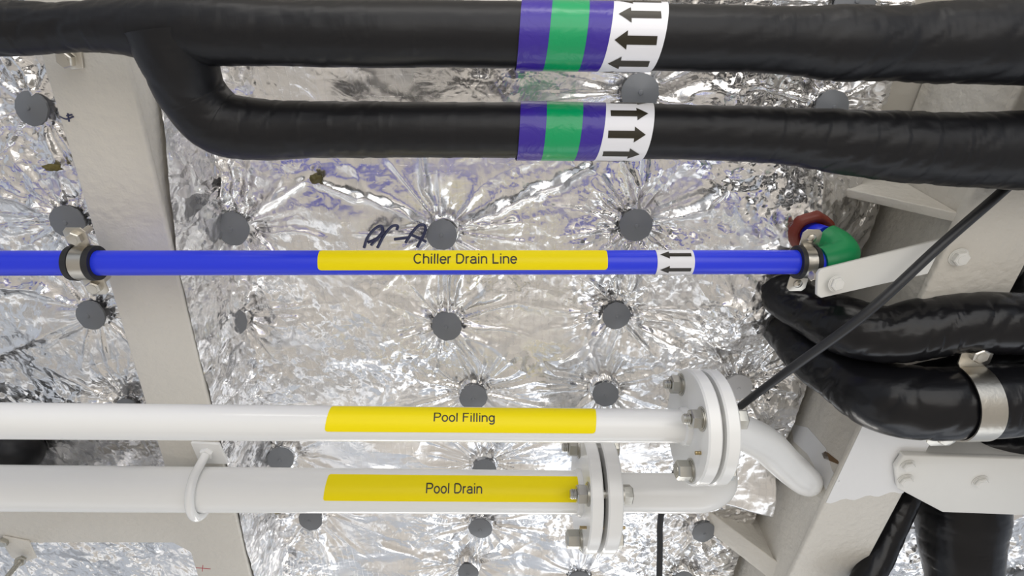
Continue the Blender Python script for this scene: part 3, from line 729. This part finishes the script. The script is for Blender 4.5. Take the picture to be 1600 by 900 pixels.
# U-bolt
ub = thing('u_bolt', on(l0, l1, 320), 'white painted U bolt holding the lower white pipe to the left girder', 'u-bolt')
c = on(l0, l1, 316); yd = Vector((-.02, 1, 0)); yd = (yd - la * yd.dot(la)).normalized(); dn = la.cross(yd)
if dn.dot(CAM - c) < 0: dn = -dn
rr_ = RL + .0075; P = []
zfl = hz(H_LEFT)
for k in range(13):
    an = -math.pi / 2 + math.pi * k / 12; P.append(c + (dn * math.cos(an) + yd * math.sin(an)) * rr_)
P = [P[0] - dn * .045] + P + [P[-1] - dn * .045]
tube('rod', P, [.0075] * len(P), M['pipe_white'], ub, 20, 90)
pc = c - yd * rr_ - dn * .040
pz = zfl - .0
prism('foot_plate', [Vector((pc.x - .024, pc.y - .024, pz)), Vector((pc.x + .026, pc.y - .020, pz)), Vector((pc.x + .030, pc.y + .030, pz)), Vector((pc.x - .022, pc.y + .028, pz))], (0, 0, -.006), M['pipe_white'], ub, bevel=.0015)
pc2 = Vector((pc.x, pc.y, pz - .006))
hexbolt('nut', pc2, Vector((0, 0, -1)), .012, .008, M['pipe_white'], ub, washer=False)

# ---------------------------------------------------------------- flat bars, brackets
fb = thing('flat_bar', W(1370, 420, .80), 'white painted flat bar bolted beside the green elbow reaching to the right girder', 'bracket')
bar = [W(1283, 421, .785), W(1300, 417, .785), W(1478, 372, .800), W(1450, 428, .810), W(1288, 467.5, .79), W(1280, 462, .79), W(1278, 428, .786)]
# make it planar
p_, q_, r_ = bar[0], bar[2], bar[3]; nn = (q_ - p_).cross(r_ - p_).normalized(); bar = [v - nn * (v - p_).dot(nn) for v in bar]
if nn.dot(CAM - p_) > 0: nn = -nn
prism('bar', bar, nn * .006, M['bar_white'], fb, bevel=.0012)
hexbolt('bolt', W(1306, 443, .7855) , -nn, .0098, .004, M['bar_white'], fb, washer=True)
hexbolt('bolt', W(1277, 431, .80), -a * .9 - FWD * .2, .0075, .010, M['steel'], fb, washer=False)
an = thing('angle_bar', H(1500, 760, H_RIGHT), 'wide white painted angle bar welded to the right girder, cut corner', 'bracket')
hb = H_RIGHT - .012
ab_ = [H(1412, 711, hb), H(1660, 719, hb), H(1660, 808, hb), H(1473, 801, hb), H(1403, 764, hb), H(1399, 730, hb)]
prism('bar', ab_, (0, 0, .010), M['bar_white'], an, bevel=.003)
e0, e1 = H(1412, 711, hb), H(1660, 719, hb)
prism('bar_lip', [e0 + Vector((0, .001, .002)), e1 + Vector((0, .001, .002)), e1 + Vector((0, .001, .05)), e0 + Vector((0, .001, .05))], (0, .006, 0), M['bar_white'], an)
for (px, py, r0) in ((1418, 727, .011), (1414, 750, .012), (1531, 752, .012)):
    hexbolt('bolt', H(px, py, hb), Vector((0, 0, -1)), r0, .0045, M['bar_white'], an, washer=True)
for (px, py) in ((1497, 401),):
    hexbolt('bolt', H(px, py, H_RIGHT), Vector((0, 0, -1)), .0115, .008, M['bar_white'], g2, washer=True)
# bracket under the top black pipe on the left girder
tb = thing('bolted_bracket', H(108, 90, H_LEFT), 'small cream bracket plate with hex bolt peeking below top black pipe', 'bracket')
hp = H_LEFT - .004
prism('plate', [H(92, 60, hp), H(124, 60, hp), H(130, 107, hp), H(112, 109, hp), H(98, 98, hp)], (0, 0, .0035), M['steel'], tb, bevel=.0008)
hexbolt('bolt', H(106, 92, hp), Vector((0, 0, -1)), .0105, .009, M['steel'], tb, washer=False)
# small plate with a threaded rod at the bottom left
sp = thing('rod_hanger', H(60, 850, .74), 'grey lug plate with threaded rod in the bottom left corner', 'bracket')
hq = H_LEFT - .003
prism('lug_plate', [H(4, 838, hq), H(45, 846, hq), H(57, 872, hq), H(40, 878, hq), H(18, 872, hq), H(4, 850, hq)], (0, 0, .0028), M['beam'], sp, bevel=.0008)
r0 = H(34, 874, hq - .006); r1 = W(-8, 925, (r0 - CAM).dot(FWD) - .12)
tube('threaded_rod', [r0, r0.lerp(r1, .5), r1], [.0048] * 3, M['zinc'], sp, 16, 120, lambda s, th, c_: .0005 * math.sin(s * 2400))
hexbolt('nut', r0 + (r1 - r0).normalized() * .004, (r1 - r0), .0105, .010, M['zinc'], sp, washer=False)
hexbolt('bolt', H(6, 845, hq), Vector((0, 0, -1)), .011, .008, M['zinc'], sp, washer=False)

# ---------------------------------------------------------------- cable
cb = [W(1640, 230, .78), W(1572, 294, .765), W(1470, 383, .765), W(1350, 492, .785), W(1240, 573, .86), W(1158, 634, .945), W(1080, 700, 1.06), W(1043, 765, 1.14), W(1032, 812, 1.15), W(1031, 860, 1.15), W(1029, 960, 1.14)]
tag(tube('cable', cb, [.0066] * 5 + [.0060] * 6, M['cable'], None, 20, 160), 'thin black cable running diagonally from the black pipe behind the flange joint', 'cable')

# ---------------------------------------------------------------- glue blobs, tears and marker writing on the foil
def blob(name, px, py, h, sx_, sy_, mat, label, cat, seed, ang=0.0, zt=.006):
    c_ = H(px, py, h); V = []; Fc = []; nu_, nv_ = 18, 8
    ca, sa = math.cos(ang), math.sin(ang)
    for j in range(nv_ + 1):
        ph = math.pi * j / nv_
        for i in range(nu_):
            th = 2 * math.pi * i / nu_; q = Vector((math.cos(th) * math.sin(ph), math.sin(th) * math.sin(ph), math.cos(ph)))
            s_ = 1 + .55 * noise.noise(q * 1.8 + Vector((seed, 0, 0)))
            x, y_ = q.x * sx_ * s_, q.y * sy_ * s_
            V.append(c_ + Vector((x * ca - y_ * sa, x * sa + y_ * ca, q.z * zt * s_)))
    for j in range(nv_):
        for i in range(nu_): Fc.append((j * nu_ + i, j * nu_ + (i + 1) % nu_, (j + 1) * nu_ + (i + 1) % nu_, (j + 1) * nu_ + i))
    return tag(mesh_obj(name, V, Fc, mat, None, True), label, cat)
blob('glue_blob', 493, 279, H_CEIL - .010, .010, .008, M['wool'], 'yellow brown glue knot poking through foil below the lower black pipe elbow', 'glue', 1)
blob('glue_blob', 1148, 294, H_CEIL - .010, .018, .006, M['wool'], 'yellowish glue in an eye shaped tear left of the dark crumpled corner', 'glue', 2)
blob('glue_blob', 1262, 284, H_CEIL - .012, .012, .012, M['wool'], 'yellow glue dab at the tip of the right upper knee plate', 'glue', 3)
blob('glue_blob', 405, 803, H_CEIL - .02, .040, .010, M['wool'], 'yellow glue smear under the lower white pipe beside the left girder', 'glue', 4, -.1)
blob('glue_blob', 82, 262, H_CEIL - .014, .014, .006, M['wool'], 'dark blob standing in for the foil tear at the left edge of the left girder', 'glue', 5)  # small dark tear, drawn as a solid blob in the glue colour
def stroke(name, pxs, h, r, mat, parent):
    return tube(name, [H(x, y_, h) for x, y_ in pxs], [r] * len(pxs), mat, parent, 6, len(pxs) * 5)
hm = H_CEIL - .013
mk = thing('marker_writing', H(620, 370, hm), 'black marker scrawl on the foil above the blue pipe', 'writing')
for pp in ([(569, 387), (574, 372), (585, 358), (595, 353), (598, 361), (590, 372), (580, 383)], [(575, 379), (590, 372), (601, 362)], [(590, 387), (600, 368), (612, 354), (621, 353), (620, 359)],
           [(616, 374), (638, 371)], [(634, 379), (645, 362), (655, 352), (663, 352), (664, 362), (652, 386)], [(640, 366), (655, 372), (666, 378)]):
    stroke('marker_stroke', pp, hm, .0027, M['marker'], mk)
mk2 = thing('marker_writing', H(103, 183, H_LEFT), 'tiny black cross mark on the left girder edge beside the pin cap', 'writing')
for pp in ([(93, 182), (104, 186), (115, 182)], [(106, 177), (108, 190)], [(104, 181), (113, 179)]): stroke('marker_stroke', pp, H_LEFT - .0003, .0011, M['marker'], mk2)
mk3 = thing('marker_writing', H(317, 888, H_LEFT), 'small red cross mark low on the left girder', 'writing')
for pp in ([(306, 887), (329, 889)], [(317, 883), (316, 893)]): stroke('marker_stroke', pp, H_LEFT - .0002, .0006, M['marker_red'], mk3)
mk4 = thing('marker_writing', H(1200, 380, hm), 'red and blue marker letters on the dark crumpled foil near the red collar', 'writing')
for pp in ([(1186, 372), (1186, 388)], [(1193, 370), (1194, 388)], [(1184, 380), (1196, 379)]): stroke('marker_stroke', pp, hm - .004, .0010, M['marker_red'], mk4)
for pp in ([(1206, 378), (1212, 374), (1214, 382), (1208, 388)], [(1210, 384), (1218, 388)]): stroke('marker_stroke', pp, hm - .004, .0010, M['marker'], mk4)

# ---------------------------------------------------------------- late pieces on the right
Fp = thing('insulated_pipe', W(1560, 560, 1.0), 'dark wrapped filler pipe added behind the two fat black pipes at right edge', 'pipe')  # added so the bright foil behind the pipes reads black
tube('wrapped_pipe', [W(1690, 350, 1.02), W(1640, 430, 1.02), W(1600, 520, 1.02), W(1530, 572, 1.02), W(1440, 590, 1.04), W(1380, 590, 1.08)], [.05, .05, .05, .045, .04, .04], M['wrap_gloss'], Fp, 40, 100, wrapmod(.1, .003, .006, 12))
# loose foil flap over the lower part of the right girder's web
fl = [H(1130, 700, .868), H(1226, 668, .866), H(1206, 806, .834), H(1126, 790, .838)]
nu, nv = 60, 60; V = np.zeros((nu, nv, 3)); uu, vv = np.meshgrid(np.linspace(0, 1, nu), np.linspace(0, 1, nv), indexing='ij')
for q, wq in zip(fl, ((1 - uu) * (1 - vv), uu * (1 - vv), uu * vv, (1 - uu) * vv)): V += wq[..., None] * np.array(q)
V[..., 2] += crumple(V[..., 0], V[..., 1], .3, 4); V[..., 0] += .004 * (smooth_noise(V[..., 1] * 60, V[..., 1] * 0, 8) - .5)
o = np_mesh('foil_flap', V.reshape(-1, 3), grid_faces(nu, nv), M['foil'], mid, np.full((nu, nv), .14)); sm = o.modifiers.new('thickness', 'SOLIDIFY'); sm.thickness = .002
# paint smear and rust on the web
def web_patch(name, px_poly, mat, lab):
    P = []
    n_ = Vector((-1, 0, 0))
    for (px, py) in px_poly:
        d_ = (RIGHT * ((px - 800) / F) + DOWN * ((py - 450) / F) + FWD)
        # meet the web plane x = wx(y)
        t0, t1 = .3, 3.0
        for _ in range(50):
            m_ = (t0 + t1) / 2; q = CAM + d_ * m_
            if q.x < wx(q.y) - .0007: t0 = m_
            else: t1 = m_
        P.append(CAM + d_ * t0)
    o = prism(name, P, (.0006, 0, 0), mat, g2); o['label'] = lab
web_patch('paint_smear', [(1236, 662), (1262, 668), (1290, 700), (1300, 735), (1312, 752), (1290, 765), (1278, 740), (1262, 710), (1240, 690)], M['beam_white'], 'white paint smear')
web_patch('rust_mark', [(1284, 708), (1290, 705), (1309, 720), (1311, 726), (1301, 722), (1287, 716)], M['rust'], 'brown rusty scrape')

Fq = thing('insulated_pipe', W(1540, 566, .94), 'dark thin wrapped filler run added between the two fat black pipes on the right', 'pipe')  # added to blacken the bright girder strip left between the pipes
tube('wrapped_pipe', [W(1700, 560, .94), W(1600, 562, .94), W(1500, 572, .94), W(1420, 582, .95), W(1350, 560, .99)], [.036, .036, .036, .034, .03], M['wrap_gloss'], Fq, 40, 90, wrapmod(.1, .003, .006, 14))
